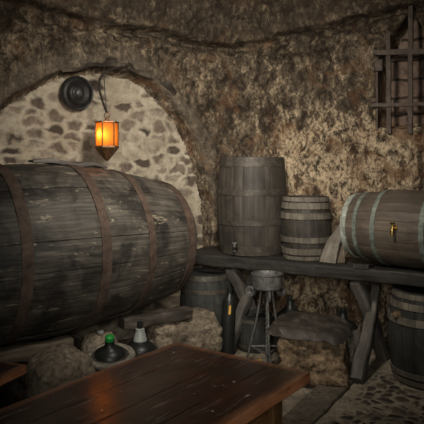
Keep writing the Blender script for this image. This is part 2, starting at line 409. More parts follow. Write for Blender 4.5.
def barrel(t, length, rb, rh, hoops, wood, nst=22, seg=26, head_mat=None, seed=1, gap=.003, hoop_w=.04, chime=.035):
    """staves, two heads and hoops, axis on local z from 0 to length; hoops = (place 0..1, width, material, thickness)"""
    rnd = random.Random(seed)
    def R(z):
        q = 2*z/length-1
        return rb-(rb-rh)*abs(q)**1.9
    mb = MB(); sub = 5
    idx = []
    for s in range(nst):
        a0 = 2*PI*s/nst; a1 = 2*PI*(s+1)/nst; sv = rnd.random(); dr = rnd.uniform(-.0015, .0015)*rb/.3
        V = []; fs = []; us = []
        for i in range(seg+1):
            z = length*i/seg
            for j in range(sub):
                f = j/(sub-1); a = a0+(a1-a0)*(.012+.976*f)
                r = R(z)+dr-(gap if j in (0, sub-1) else 0)
                V.append((r*math.cos(a), r*math.sin(a), z))
            for rr in (R(z)-.028,):
                V.append((rr*math.cos(a0), rr*math.sin(a0), z)); V.append((rr*math.cos(a1), rr*math.sin(a1), z))
        w = sub+2
        order = list(range(sub))+[sub+1, sub]
        for i in range(seg):
            for j in range(w):
                p, q = order[j], order[(j+1) % w]
                fs.append([i*w+p, i*w+q, (i+1)*w+q, (i+1)*w+p])
                ua = (a0+(a1-a0)*min(j, sub-1)/(sub-1))*rb; ub = (a0+(a1-a0)*min(j+1, sub-1)/(sub-1))*rb
                za, zb = length*i/seg, length*(i+1)/seg
                us.append([(ua, za), (ub, za), (ub, zb), (ua, zb)])
        fs.append([order[j] for j in range(w)][::-1]); us.append([(V[order[j]][0], V[order[j]][1]) for j in range(w)][::-1])
        o = seg*w; fs.append([o+order[j] for j in range(w)]); us.append([(V[o+order[j]][0], V[o+order[j]][1]) for j in range(w)])
        mb.add(V, fs, us, [sv]*len(fs))
    mb.build('staves', wood, t, True, 30)
    for zc, sgn in ((chime, -1), (length-chime, 1)):
        hb = MB(); r = R(zc)-.026; nb = 6
        xs = [-r+2*r*i/nb for i in range(nb+1)]
        for i in range(nb):
            xa, xb = xs[i]+.001, xs[i+1]-.001; ks = 8; up = []; dn = []
            for k in range(ks+1):
                x = xa+(xb-xa)*k/ks; y = math.sqrt(max(0, r*r-x*x)); up.append((x, y)); dn.append((x, -y))
            poly = up+dn[::-1]
            V = [(x, y, zc+sgn*.009) for x, y in poly]+[(x, y, zc-sgn*.009) for x, y in poly]; n = len(poly)
            top = list(range(n)); bot = list(range(n, 2*n))
            if sgn > 0: top = top[::-1]
            else: bot = bot[::-1]
            fs = [top, bot]+[[k, (k+1) % n, n+(k+1) % n, n+k] for k in range(n)]
            us = [[(V[k][0], V[k][1]) for k in f] for f in fs]
            hb.add(V, fs, us, [rnd.random()]*len(fs))
        hb.build('head', head_mat or wood, t, False)
    for hp in hoops:
        zc, w, hm = hp[0]*length, hp[1], hp[2]; th = hp[3] if len(hp) > 3 else .005
        h = MB(); m = 72
        za = max(0.001, zc-w/2); zb = min(length-.001, zc+w/2); nz = 5
        prof = [(R(za)-.002, za)]+[(R(za+(zb-za)*k/nz)+th, za+(zb-za)*k/nz) for k in range(nz+1)]+[(R(zb)-.002, zb)]
        V = []; fs = []; us = []
        for (r, z) in prof:
            for j in range(m):
                a = 2*PI*j/m; e = .0012*noise.noise(Vector((math.cos(a)*2+zc*9, math.sin(a)*2, seed)))
                V.append(((r+e)*math.cos(a), (r+e)*math.sin(a), z+e*2))
        for i in range(len(prof)-1):
            for j in range(m):
                k = (j+1) % m
                fs.append([i*m+j, i*m+k, (i+1)*m+k, (i+1)*m+j])
                us.append([(prof[i][1], rb*2*PI*j/m), (prof[i][1], rb*2*PI*(j+1)/m), (prof[i+1][1], rb*2*PI*(j+1)/m), (prof[i+1][1], rb*2*PI*j/m)])
        h.add(V, fs, us)
        # overlap and rivets where the strap is joined
        ho = h.build('hoop', hm, t, True, 40)
    return t

# ------------------------------------------------------------------ plan of the cellar
U = Vector((.859, -.512, 0)).normalized()      # along the bench and the back wall
N = Vector((-U.y, U.x, 0))                     # from the bench to the back wall
W = Vector((.815, .58, 0)).normalized()
CW = Vector((.770, .638, 0)).normalized()      # axis of the cask itself
#       # along the cask and the alcove wall
NB = Vector((-W.y, W.x, 0))                    # from the cask to the alcove wall
BENCH0 = Vector((-.108, 5.39, 0))              # bench front line
CASK0 = Vector((-1.24, 4.25, 0))
def bench(t, o, z=0): return BENCH0+U*t+N*o+Vector((0,0,z))
def cask(t, o, z=0): return CASK0+W*t+NB*o+Vector((0,0,z))
WB = bench(0, .80)                             # point on back wall
WL = cask(0, .66)                              # point on alcove wall
def isect(p, d, q, e):                         # p+d*s meets q+e*t in plan -> s
    c = q-p; det = d.x*(-e.y)+e.x*d.y
    return (c.x*(-e.y)+e.x*c.y)/det
K = WL+W*isect(WL, W, WB, U)                   # corner
nl = -NB; nb_ = -N                             # normals into the room
# mitre vector: m.nl = m.nb = 1
det = nl.x*nb_.y-nl.y*nb_.x
MIT = Vector(((nb_.y-nl.y)/det, (nl.x-nb_.x)/det, 0))
def base_pt(s):
    r = .35
    if s <= -r: return K+W*s
    if s >= r: return K+U*s
    f = (s+r)/(2*r); a = K-W*r; b = K+U*r
    return a*(1-f)**2+K*2*f*(1-f)+b*f*f
def base_n(s):
    f = sstep(-.4, .4, s); v = nl*(1-f)+nb_*f; return v.normalized()
def lean(z):                                   # the vault curves over the room
    z0 = 2.35
    return 0.0 if z < z0 else 2.3-math.sqrt(max(.01, 2.3**2-(z-z0)**2))
def on_wall(x, y, left):                       # photo pixel -> (s, z) on the alcove wall or the back wall
    d = Vector(((x-212)/F, 1, 0)); e = W if left else U
    D = isect(Vector((0,0,0)), d, K, e); p = d*D
    return ((p-K).dot(e), EYE-(y-HY)/F*D)
ARCH_PX = [(0, 105), (15, 94), (30, 85), (45, 77), (62, 71), (80, 68), (98, 66), (115, 67), (135, 73), (153, 83), (170, 98), (185, 118), (197, 145), (206, 174), (212, 205), (214, 235)]
ARCH = [on_wall(x, y, True) for x, y in ARCH_PX]
ARCH = [(-3.35, -.2), (-3.35, .9), (-3.2, 1.4), (-2.95, 1.72), (-2.62, 1.95)]+ARCH+[(ARCH[-1][0], -.2)]
NICHE = [on_wall(x, y, False) for x, y in ((377, 127), (376, 62), (390, 38), (407, 12), (428, 38), (446, 60), (446, 127))]
RIB = [on_wall(x, y, True) for x, y in ((-120, 170), (-60, 105), (-25, 62), (0, 31), (14, 15), (32, 1), (60, -22), (60, -90), (-120, -90))]
def sdist(poly, s, z):                         # signed distance, + inside
    ins = False; best = 9e9; n = len(poly)
    for i in range(n):
        x1, y1 = poly[i]; x2, y2 = poly[(i+1) % n]
        if (y1 > z) != (y2 > z) and s < (x2-x1)*(z-y1)/(y2-y1)+x1: ins = not ins
        dx, dy = x2-x1, y2-y1; t = max(0, min(1, ((s-x1)*dx+(z-y1)*dy)/(dx*dx+dy*dy+1e-12)))
        d = math.hypot(s-x1-t*dx, z-y1-t*dy)
        if d < best: best = d
    return best if ins else -best
def ridge_z(s):                                # the sagging ledge across the vault
    return 2.88+.05*math.sin(s*1.7+.6)+.05*noise.noise(Vector((s*1.6, 3, 1)))-.12*math.exp(-((s+.0)/.9)**2)+.10*sstep(.8, 2.0, s)
ALC, NIC = .12, .24

def build_walls():
    S0, S1, Z1 = -3.7, 2.9, 3.25; ds = .0125
    ns = int((S1-S0)/ds); nz = int(Z1/ds)
    P = []; A = []; warm = []; ring = []; vault_shade = []; mask = []; UV = []
    for i in range(ns+1):
        s = S0+ds*i; b0 = base_pt(s); n0 = base_n(s); rz = ridge_z(s)
        for k in range(nz+1):
            z = ds*k
            p = b0+MIT*lean(z)+Vector((0,0,z))
            sd = -9.0; nd = -9.0
            q0 = Vector((s, z, 0))
            wob = .018*noise.noise(q0*5)+.010*noise.noise(q0*17)
            if s < .6: sd = sdist(ARCH, s, z)+wob
            if 1.0 < s: nd = sdist(NICHE, s, z)+wob*.8
            q = p.copy()
            wm = sstep(.1, .7, s)*(1-sstep(1.75, 2.35, z+.25*noise.noise(q*1.5)))
            rg = 0.0
            if sd > -.4: rg = (1-sstep(.09, .22, -sd+.12*noise.noise(q*3)))*sstep(.9, 1.4, z) if sd <= .0 else 0
            rough = 1-.4*rg
            d = .055*fr(q*1.3, 3)+rough*(.034*fr(q*4.5+Vector((4,1,0)), 4)+.014*fr(q*16, 5))
            # broken pits and knobs low on the back wall
            vd = noise.voronoi(Vector((q.x*7, q.y*7, q.z*8)))[0]
            d += wm*(.030*(vd[1]-vd[0])-.012)+.004*(1-wm)*(vd[1]-vd[0])*rough
            rib = 0.0
            if s < -1.2 and z > 1.8: rib = sstep(-.02, .06, sdist(RIB, s, z)+.03*noise.noise(q*4))
            d += .15*rib
            # ledge: the ceiling layer hangs out above the crack
            w = z-rz
            dis = .03*noise.noise(Vector((s*5, z*9, 2)))
            d += .11*sstep(-.01, .05, w+dis)-.05*math.exp(-((w+.03+dis)/.03)**2)
            w2 = z-(rz-.14-.03*math.sin(s*2.3)); d += .045*math.exp(-(w2/.045)**2)-.03*math.exp(-((w2-.09)/.02)**2)
            if sd > -.4: d += .028*rg
            if sd > -.01: d = d*(1-.7*sstep(0, .05, sd))-ALC*sstep(-.015, .045, sd)
            if nd > -.01: d = d*(1-.85*sstep(0, .04, nd))-NIC*sstep(-.01, .03, nd)
            nrm = (n0-Vector((0,0,1))*min(1.2, max(0, (z-2.35))*.45)).normalized()
            P.append(p+nrm*d)
            warm.append(wm); ring.append(rg); vault_shade.append(max(.85*sstep(-.05, .12, z-rz+.1*noise.noise(q*3)), rib)); UV.append((s, z))  # painted shade: darkens the vault above the ledge and the corner rib
            mask.append(1 if sd > .05 else (2 if nd > .04 else 0))
    H = nz+1
    parts = {0: [], 1: [], 2: []}
    for i in range(ns):
        for k in range(nz):
            f = (i*H+k, (i+1)*H+k, (i+1)*H+k+1, i*H+k+1)
            mk = [mask[j] for j in f]
            parts[mk[0] if mk.count(mk[0]) == 4 else 0].append(f)
    for key, nm, mt in ((0, 'wall_back', 'wall'), (1, 'wall_alcove', 'masonry'), (2, 'wall_niche', 'brick')):
        ids = {}; V = []; fs = []; us = []; W1 = []; R1 = []; S1_ = []
        for f in parts[key]:
            g = []
            for j in f:
                if j not in ids: ids[j] = len(V); V.append(P[j]); W1.append(warm[j]); R1.append(ring[j]); S1_.append(vault_shade[j])
                g.append(ids[j])
            fs.append(g); us.append([UV[j] for j in f])
        mb = MB(); mb.add(V, fs, us); o = mb.build(nm, M[mt], None, True, 180); struct(o)
        setattr_v(o, 'warm', W1); setattr_v(o, 'ring', R1); setattr_v(o, 'vault_shade', S1_)
    # the vault carries on over the room towards the viewer
    V = []; fs = []; us = []; top = [P[i*H+nz] for i in range(0, ns+1, 4)]; mrow = 60; sdir = MIT.normalized()
    zt = Z1
    for i, p in enumerate(top):
        for k in range(mrow+1):
            f = k/mrow*4.2
            q = p+sdir*f+Vector((0, 0, .42*(1-math.exp(-f*1.1))))
            if k: q += Vector((0, 0, .09*fr(q*1.4, 4)+.03*fr(q*6, 4)))*min(1, k/3)
            if k == 0: q = p+Vector((0,0,0))
            V.append(q)
    Hc = mrow+1
    for i in range(len(top)-1):
        for k in range(mrow): fs.append([i*Hc+k, (i+1)*Hc+k, (i+1)*Hc+k+1, i*Hc+k+1])
    mb = MB(); mb.add(V, fs); o = mb.build('ceiling', M['wall'], None, True, 180); struct(o)
    setattr_v(o, 'vault_shade', [1.0]*len(V)); setattr_v(o, 'warm', [0.0]*len(V)); setattr_v(o, 'ring', [0.0]*len(V))
build_walls()
# old wooden centring board left along the crown of the arch
lb = MB(); lp = []
for x, y in ((60, 70), (80, 64.5), (100, 62.5), (122, 64), (142, 71), (160, 82), (174, 95)):
    s_, z_ = on_wall(x, y, True); lp.append(K+W*s_+nl*.02+MIT*lean(z_)+Vector((0, 0, z_)))
lp = smooth_path(lp, 7); n_ = len(lp)
sweep(lb, lp, rrect(.10, .075, .014), nl, [.25+.75*math.sin(PI*(.04+.92*i/(n_-1)))**.7 for i in range(n_)], True, .024, 6)
struct(lb.build('trim_2', M['arch_wood']))

# kerb line on the floor
KA = at(346, 383, EYE*F/(383-HY)); KB = at(306, 424, EYE*F/(424-HY))
KD = (KB-KA).normalized(); KN = Vector((-KD.y, KD.x, 0))
if KN.x < 0: KN = -KN
def build_floor():
    def grid(x0, x1, y0, y1, d, cob):
        nx = int((x1-x0)/d); ny = int((y1-y0)/d); V = []; st = []; rn = []
        for i in range(nx+1):
            for j in range(ny+1):
                x = x0+(x1-x0)*i/nx; y = y0+(y1-y0)*j/ny; p = Vector((x, y, 0))
                z = .012*fr(p*1.5, 3)+.004*fr(p*12, 3); a = 0; r = .5
                side = (p-KA).dot(KN)
                if cob:
                    w = sstep(.08, .16, side)*sstep(-.15, .15, bench(0, -.05).y*0+(-(p-BENCH0).dot(N))+.02+.2*noise.noise(p*3))
                    q = Vector((x*1.0+y*.35, y*1.0-x*.35, 0))
                    q = Vector((q.x*10.5+.5*noise.noise(p*4), q.y*10.5+.5*noise.noise(p*4+Vector((5,5,0))), 0))
                    dd, pt = noise.voronoi(q)
                    e = dd[1]-dd[0]
                    c = noise.cell(Vector((round(pt[0].x*20), round(pt[0].y*20), 3))) ; r = .5+.5*c
                    big = .10+.12*noise.noise(Vector((pt[0].x*3.3, pt[0].y*3.3, 8)))
                    hgt = sstep(big, big+.32, e)
                    z += w*.016*hgt*(.6+.4*r); a = w*sstep(big+.0, big+.14, e)
                V.append((x, y, z-.012)); st.append(a); rn.append(r)
        fs = [[i*(ny+1)+j, (i+1)*(ny+1)+j, (i+1)*(ny+1)+j+1, i*(ny+1)+j+1] for i in range(nx) for j in range(ny)]
        return V, fs, st, rn
    mb = MB(); ST = []; RN = []
    for g in ((.25, 2.6, 3.3, 5.5, .011, True),):
        V, fs, st, rn = grid(*g); mb.add(V, fs); ST += st; RN += rn
    for g in ((-3.6, .25, -.6, 7.2, .06, False), (.25, 2.6, -.6, 3.3, .06, False), (.25, 2.6, 5.5, 7.2, .06, False), (2.6, 4.2, -.6, 7.2, .08, False)):
        V, fs, st, rn = grid(*g); mb.add(V, fs); ST += st; RN += rn
    o = mb.build('floor', M['floor'], None, True, 180); struct(o); setattr_v(o, 'stone', ST); setattr_v(o, 'rnd', RN)
    kb = MB(); a = KA-KD*.15+KN*(-.06); b = KB+KD*1.6+KN*(-.06)
    timber(kb, a+Vector((0,0,-.035)), b+Vector((0,0,-.035)), .20, .10, bev=.012, jit=.006, seed=4)
    o = kb.build('trim_1', M['kerb']); struct(o)
build_floor()

# ------------------------------------------------------------------ the great cask and its bed
CZ = 1.0
def rot_axis(d, roll=0.0):
    d = Vector(d).normalized(); q = d.to_track_quat('Z', 'Y'); return (q.to_matrix().to_4x4() @ Matrix.Rotation(roll, 4, 'Z'))
t = thing('wine_cask', 'huge dark oak cask with rusty brown hoops lying in the arched alcove', 'cask')
CL = 2.28
t.matrix_world = Matrix.Translation(cask(-.045, 0, CZ)-CW*CL/2) @ rot_axis(CW, .1)
hr = M['hoop_rust']
barrel(t, CL, .61, .45, [(.026, .075, hr, .008), (.5-.29, .06, hr, .007), (.5-.118, .072, hr, .008), (.5+.118, .072, hr, .008), (.5+.29, .06, hr, .007), (.974, .075, hr, .008)], M['cask'], 20, 40, seed=3, gap=.004)

# the plank bedded on the cask's crown
b = MB()
pp = [CASK0-W*.045+CW*(.02+.065*i)+Vector((-CW.y, CW.x, 0))*.04+Vector((0, 0, CZ+.61-.16*((.02+.065*i)/1.14)**1.9+.016+.010*math.sin(i))) for i in range(10)]
sweep(b, pp, rrect(.20, .034, .010), Vector((0,0,1)), [.45, .8, .95, 1, 1, 1, 1, .95, .8, .5], True, .012, 3)
o = b.build('plank', M['trestle']); tag(o, 'short grey plank lying on top of the huge cask under the lantern', 'plank')

# cradle timbers
def rail(t0, t1, o, ztop, w, h, lab, mat, seed, dz=0.0, name='cradle_beam'):
    b = MB(); timber(b, cask(t0, o, ztop-h/2), cask(t1, o, ztop-h/2+dz), w, h, bev=.014, jit=.012, seed=seed, n=26)
    ob = b.build(name, M[mat]); return tag(ob, lab, 'beam')
rail(-.98, .12, -.32, .438, .12, .10, 'weathered cradle beam under the huge cask above the pale boulder', 'beam', 2)
rail(-1.35, -.35, -.185, .395, .12, .08, 'split plank tucked behind the cradle beam under the huge cask', 'beam', 5, name='cradle_plank')
rail(.52, 1.10, -.28, .498, .11, .08, 'dark cradle beam under the far end of the cask on the stone plinth', 'slab_wood', 8)

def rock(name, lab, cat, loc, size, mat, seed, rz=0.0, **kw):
    b = MB(); rock_mesh(b, size, seed=seed, **kw); o = b.build(name, M[mat], None, True, 180)
    o.location = loc; o.rotation_euler = (0, 0, rz); return tag(o, lab, cat)
AW = math.atan2(W.y, W.x); AU = math.atan2(U.y, U.x)
p = at(60, 365, 3.62)
p.x -= .035
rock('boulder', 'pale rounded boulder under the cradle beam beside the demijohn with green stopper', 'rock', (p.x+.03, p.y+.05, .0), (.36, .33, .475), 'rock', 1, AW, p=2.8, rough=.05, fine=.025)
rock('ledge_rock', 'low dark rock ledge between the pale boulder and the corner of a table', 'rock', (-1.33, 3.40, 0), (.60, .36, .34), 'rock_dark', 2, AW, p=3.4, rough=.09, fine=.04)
p = at(180, 312, 4.79)
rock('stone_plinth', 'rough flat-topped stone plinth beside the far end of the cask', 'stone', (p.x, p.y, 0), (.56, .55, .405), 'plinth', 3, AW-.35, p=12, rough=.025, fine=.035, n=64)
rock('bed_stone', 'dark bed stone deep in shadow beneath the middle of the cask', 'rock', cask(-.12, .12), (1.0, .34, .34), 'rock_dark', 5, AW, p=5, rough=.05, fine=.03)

# ------------------------------------------------------------------ demijohns by the cask
def demijohn(name, lab, loc, r, h, neck_h, mats, stopper, tilt=(0,0,0), basket=True, ringed=False, group=None, bell=False):
    t = thing(name, lab, 'demijohn', loc, tilt, group)
    b = MB()
    prof = [(r*.62, 0), (r*.80, .01), (r*.96, h*.25), (r, h*.5), (r*.96, h*.78), (r*.86, h*.96)]
    if basket:
        prof2 = []
        n = 26
        for i in range(n+1):
            f = i/n*(len(prof)-1); k = min(int(f), len(prof)-2); g = f-k
            rr = prof[k][0]*(1-g)+prof[k+1][0]*g; z = prof[k][1]*(1-g)+prof[k+1][1]*g
            prof2.append((rr+.004*math.sin(i*PI), z)); prof2.append((rr+.006, z+h*.012))
        lathe(b, prof2, 44, .006, 1); b.build('basket', M[mats[0]], t, True, 60)
    if ringed:
        b = MB(); rp = [(r*.74, h*.94), (r*.76, h*.975), (r*.80, h*.985), (r*.93, h*.995), (r*1.0, h*.985), (r*1.03, h*.95), (r*.98, h*.90), (r*.8, h*.9), (r*.74, h*.93), (r*.74, h*.94)]
        lathe(b, rp, 48, .008, 5); b.build('rim', M['rim'], t, True, 60)
    b = MB()
    r1 = r*.66 if ringed else r*.84
    lathe(b, [(r1*.95, h*.80), (r1, h*.93), (r1*.93, h*1.03), (r1*.62, h*1.03+neck_h*.28), (r1*.34, h*1.03+neck_h*.50), (.032, h*1.03+neck_h*.72), (.028, h*1.03+neck_h*.94), (.034, h*1.03+neck_h*.96), (.034, h*1.03+neck_h), (.02, h*1.03+neck_h)], 32)
    b.build('bottle', M[mats[1]], t, True, 50)
    zt = h*1.03+neck_h
    if bell:
        b = MB(); zb = h*1.03+neck_h*.05
        lathe(b, [(.052, zb-.01), (.055, zb+.004), (.047, zb+.05), (.038, zb+.085), (.031, zb+.112), (.033, zb+.118), (.018, zb+.122)], 28); o = b.build('neck_cover', M['glass_grey'], t, True, 50); o['label'] = 'pale grey bell-shaped neck'
    if bell: zt += .045
    b = MB()
    if stopper == 'green':
        lathe(b, [(.016, zt-.01), (.026, zt-.004), (.030, zt+.008), (.031, zt+.026), (.024, zt+.038), (.014, zt+.040), (.011, zt+.030), (.002, zt+.030)], 24); b.build('stopper', M['green'], t)
    else:
        lathe(b, [(.017, zt-.01), (.019, zt+.012), (.023, zt+.014), (.023, zt+.034), (.018, zt+.037)], 20); b.build('stopper', M[stopper], t)
    return t
p = at(110, 357, 3.95)
demijohn('demijohn', 'dark demijohn with bright green stopper and dusty wide rim beside the boulder', (p.x, p.y+.06, 0), .162, .365, .075, ('wicker', 'glass_dark'), 'green', (math.radians(9), 0, 0), True, True)
p = at(140, 340, 4.28)
demijohn('demijohn', 'dark demijohn with grey bell-shaped neck between green-stoppered demijohn and stone plinth', (p.x, p.y, 0), .143, .30, .09, ('wicker', 'glass_dark'), 'glass_dark', (0, 0, 0), True, False, None, True)
b = MB(); rock_mesh(b, (.05, .04, .03), p=2.3, rough=.004, fine=.002, seed=6, n=10)
p = at(98, 336, 4.12); o = b.build('pebble', M['white']); o.location = (p.x-.01, p.y+.15, .398); tag(o, 'small white pebble lying behind the demijohn with green stopper', 'pebble')
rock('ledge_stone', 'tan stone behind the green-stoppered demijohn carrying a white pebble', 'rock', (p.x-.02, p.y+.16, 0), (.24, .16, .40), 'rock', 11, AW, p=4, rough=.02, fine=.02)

# ------------------------------------------------------------------ bench on two trestles
BZ = .80
t = thing('bench', 'long dark timber bench along the back wall carrying three barrels', 'bench', bench(1.2, .3), (0, 0, AU))
def loc_b(tt, o, z): return Vector((tt-1.2, o-.3, z))
b = MB(); timber(b, loc_b(-.25, .14, BZ-.05), loc_b(2.5, .14, BZ-.05), .29, .10, bev=.012, jit=.008, seed=3, n=50)
b.build('board', M['bench'], t)
b = MB(); timber(b, loc_b(-.22, .44, BZ-.052), loc_b(2.5, .44, BZ-.052), .29, .095, bev=.012, jit=.008, seed=9, n=50)
b.build('board', M['bench'], t)
for k, tt in enumerate((.365, 1.49)):
    for q in (0, 1):
        b = MB()
        if q == 0:      # top at the front, foot at the back
            timber(b, loc_b(tt-.085, .07, BZ-.102), loc_b(tt+.035, .43, .0), .115, .09, up=Vector((1, 0, 0)), bev=.022, jit=.010, seed=k*5+1, n=24, bow=.012, taper=(1.0, .95))
        else:           # top at the back, foot at the front
            timber(b, loc_b(tt-.025, .48, BZ-.102), loc_b(tt+.015, -.23, .0), .102, .085, up=Vector((1, 0, 0)), bev=.022, jit=.012, seed=k*5+2, n=26, bow=.014, taper=(.8, 1.2))
        b.build('leg', M['trestle'], t)

# ------------------------------------------------------------------ barrels on and under the bench
def stand(name, lab, tt, o, z, L, rb, rh, hoops, wood, **kw):
    t = thing(name, lab, 'barrel', bench(tt, o, z), (0, 0, kw.pop('rz', 0)))
    barrel(t, L, rb, rh, hoops, wood, **kw); return t
hd = M['hoop_dark']
def t_at(x, o): # bench parameter whose point at offset o shows at column x
    d = Vector(((x-212)/F, 1, 0)); return -isect(bench(0, o), -U, Vector((0,0,0)), d)
def tt_at(x, o):
    q = bench(0, o); d = Vector(((x-212)/F, 1, 0)); return isect(q, U, Vector((0,0,0)), d)
tall = stand('barrel', 'tall dark barrel standing on the bench, the largest upright one', tt_at(252, .34), .34, BZ+.006, .865, .318, .285,
      [(.025, .04, hd), (.07, .045, hd, .006), (.33, .045, hd, .006), (.64, .05, hd, .006), (.93, .05, hd, .006), (.975, .035, hd)], M['barrel'], nst=20, seed=5, rz=.3)
hw = M['hoop_wood']
stand('barrel', 'small upright barrel with pale wooden hoops between tall barrel and lying barrel', tt_at(306, .27), .27, BZ+.006, .525, .214, .187,
      [(.03, .03, hw, .008), (.135, .05, hw, .010), (.32, .045, hw, .009), (.70, .05, hw, .010), (.86, .05, hw, .010), (.965, .035, hw, .009)], M['barrel'], nst=18, seed=8, rz=.7)
# tap at the foot of the tall barrel
d = (Vector((0, 0, 0))-bench(tt_at(252, .34), .34)); d.z = 0; d.normalize()
d = (Matrix.Rotation(-.47, 4, 'Z') @ d)
tc = bench(tt_at(252, .34), .34, BZ+.075)+d*.292
t = thing('barrel_tap', 'small dark tap in the foot of the tall upright barrel', 'tap', tc)
b = MB(); tube(b, [d*-.012, d*.03, d*.065], .016, 12, [1.1, 1, .85]); b.build('spout', M['black_metal'], t)
b = MB(); tube(b, [d*.042+Vector((0,0,-.03)), d*.042+Vector((0,0,.045))], .010, 10); tube(b, [d*.042+Vector((-.02,0,.045)), d*.042+Vector((.02,0,.045))], .008, 8); b.build('handle', M['iron_grey'], t)

# lying barrel with brass tap
LR, LH, LL = .300, .245, .98
bt = tt_at(412.5, .20); ax = (Matrix.Rotation(math.radians(-10), 4, 'Z') @ U)
t = thing('barrel', 'brown barrel with green-grey hoops and brass tap lying on the bench', 'barrel')
t.matrix_world = Matrix.Translation(bench(bt, .20, BZ+LR+.007)-ax*LL/2) @ rot_axis(ax, 0)
hg = M['hoop_green']
barrel(t, LL, LR, LH, [(.028, .05, M['hoop_white'], .010), (.135, .034, hg, .006), (.30, .036, hg, .006), (.685, .036, hg, .006), (.865, .034, hg, .006), (.972, .05, M['hoop_white'], .010)], M['barrel_warm'], nst=24, seed=12, gap=.0015)
bc = bench(bt, .20, BZ+LR+.007)
vd = Vector((0,0,EYE))-bc; vd = (vd-ax*vd.dot(ax)).normalized(); vd = (Matrix.Rotation(math.radians(0), 4, ax) @ vd)
tp = thing('barrel_tap', 'brass tap in the belly of the lying barrel', 'tap', bc+vd*LR-ax*.01)
b = MB(); tube(b, [vd*-.012, vd*.012, vd*.013, vd*.03], .020, 14, [1, 1, .6, .6]); b.build('flange', M['brass'], tp)
b = MB(); tube(b, [vd*.03, vd*.05, vd*.055+Vector((0,0,-.03)), vd*.055+Vector((0,0,-.06))], .011, 10); b.build('spout', M['brass'], tp)
b = MB(); tube(b, [vd*.04, vd*.04+Vector((0,0,.03))], .008, 8); tube(b, [vd*.04+Vector((0,0,.03))-ax*.018, vd*.04+Vector((0,0,.03))+ax*.018], .008, 8); b.build('handle', M['brass'], tp)
# chocks under it
def chock(tt, o, lab, s):
    b = MB(); w = .22; n = 12; V = []; fs = []
    a0 = bench(tt, o, BZ); hs = [.008+.026*(i/n)**1.6 for i in range(n+1)]
    path = [a0+N*s*(w*i/n-w*.2) for i in range(n+1)]
    sec0 = rrect(.09, 1, .0)
    for i in range(n+1):
        c = path[i]; j = .004*noise.noise(c*20)
        for a_, z in ((-.06, .001), (-.06, hs[i]+j), (0, hs[i]+j*.5+.003), (.06, hs[i]-j), (.06, .001)): V.append(c+U*a_+Vector((0,0,z)))
    for i in range(n):
        for k in range(5):
            q = (k+1) % 5; fs.append([i*5+k, i*5+q, (i+1)*5+q, (i+1)*5+k])
    fs.append([0,1,2,3,4]); fs.append([n*5+k for k in (4,3,2,1,0)])
    b.add(V, fs); o_ = b.build('chock', M['bench'], None, True, 30); tag(o_, lab, 'wedge')
chock(bt-.34, .16, 'dark wooden chock in front of the lying barrel under its near-left hoop'.replace('near-left ', 'whitened '), -1)

# grey stave leaning between the small barrel and the lying barrel
st0 = at(323, 268, 4.83); st1 = at(347, 226, 5.02)
def stave(p0, p1, w, h, bow, seed):
    b = MB(); P = []
    for i in range(16):
        f = i/15; P.append(p0+(p1-p0)*f+Vector((0, 0, -bow*math.sin(PI*f)))+Vector((.035*math.sin(PI*f), 0, 0)))
    sweep(b, P, rrect(w, h, .012), Vector((-.8, -.5, .3)), [1.0+.15*math.sin(PI*i/15)-.25*(i/15) for i in range(16)], True, .010, seed); return b
sb = bench(tt_at(322, .10), .10, BZ+.03)
def leaner(name, lab, pts, w, th, mat, seed, face):
    b = MB(); P = smooth_path(pts, 6); n = len(P)
    sweep(b, P, rrect(w, th, .010), face, [1.05-.5*(i/(n-1))**1.6 for i in range(n)], True, .010, seed)
    o = b.build(name, M[mat]); tag(o, lab, 'stave')
fc = Vector((-.45, -.85, .25))
leaner('stave', 'grey bowed stave leaning from the bench against the end of the lying barrel', [at(328, 263.5, 4.86), at(330, 254, 4.90), at(335, 241, 4.95), at(345, 224, 5.03)], .13, .035, 'wedge', 4, fc)
leaner('stave', 'brown shorter stave tucked between the grey leaning stave and lying barrel', [at(339, 264, 4.86), at(340, 254, 4.93), at(341, 244, 5.0), at(346, 236, 5.04)], .10, .035, 'beam', 9, fc)

# barrel under the bench at the right
bp = Vector((1.655, 4.52, 0))
t = thing('barrel', 'dark upright barrel with pale hoops on the cobbles under the bench', 'barrel', bp, (0, 0, .2))
hp = M['hoop_pale']
barrel(t, .665, .318, .275, [(.03, .035, hp, .006), (.115, .04, hp, .008), (.40, .03, hw, .004), (.64, .05, hp, .010), (.80, .045, hp, .009), (.965, .04, hp, .008)][0:2]+[(.70, .05, hp, .010), (.86, .045, hp, .009), (.965, .035, hw, .006)], M['barrel_dark'], nst=20, seed=21)
dl = Vector((-.93, -.36, 0)).normalized()
b = MB(); tube(b, [bp+dl*.30+Vector((0,0,.50)), bp+dl*.335+Vector((0,0,.50)), bp+dl*.35+Vector((0,0,.50))], .026, 12, [1, 1, .6]); o = b.build('bung', M['cork'], t); o.matrix_parent_inverse = Matrix.Identity(4)
o.data.transform((Matrix.Translation(bp) @ Matrix.Rotation(.2, 4, 'Z')).inverted())

# dark barrel under the bench behind the plinth
bp = at(206, 300, 5.38)
t = thing('barrel', 'dark greenish barrel under the bench behind the stone plinth', 'barrel', (bp.x, bp.y, 0), (0, 0, .5))
barrel(t, .64, .235, .20, [(.04, .04, hd), (.22, .035, hd), (.78, .035, hd), (.96, .04, hd)], M['barrel_dark'], nst=18, seed=33)
# low tub behind the tripod
tb = bench(tt_at(252, .14)+.03, .14)
t = thing('tub', 'low dark wooden tub on the floor behind the iron tripod stand', 'tub', tb, (0, 0, .1))
barrel(t, .30, .165, .15, [(.12, .03, hd), (.86, .03, hd)], M['barrel_dark'], nst=14, seed=40, seg=10)

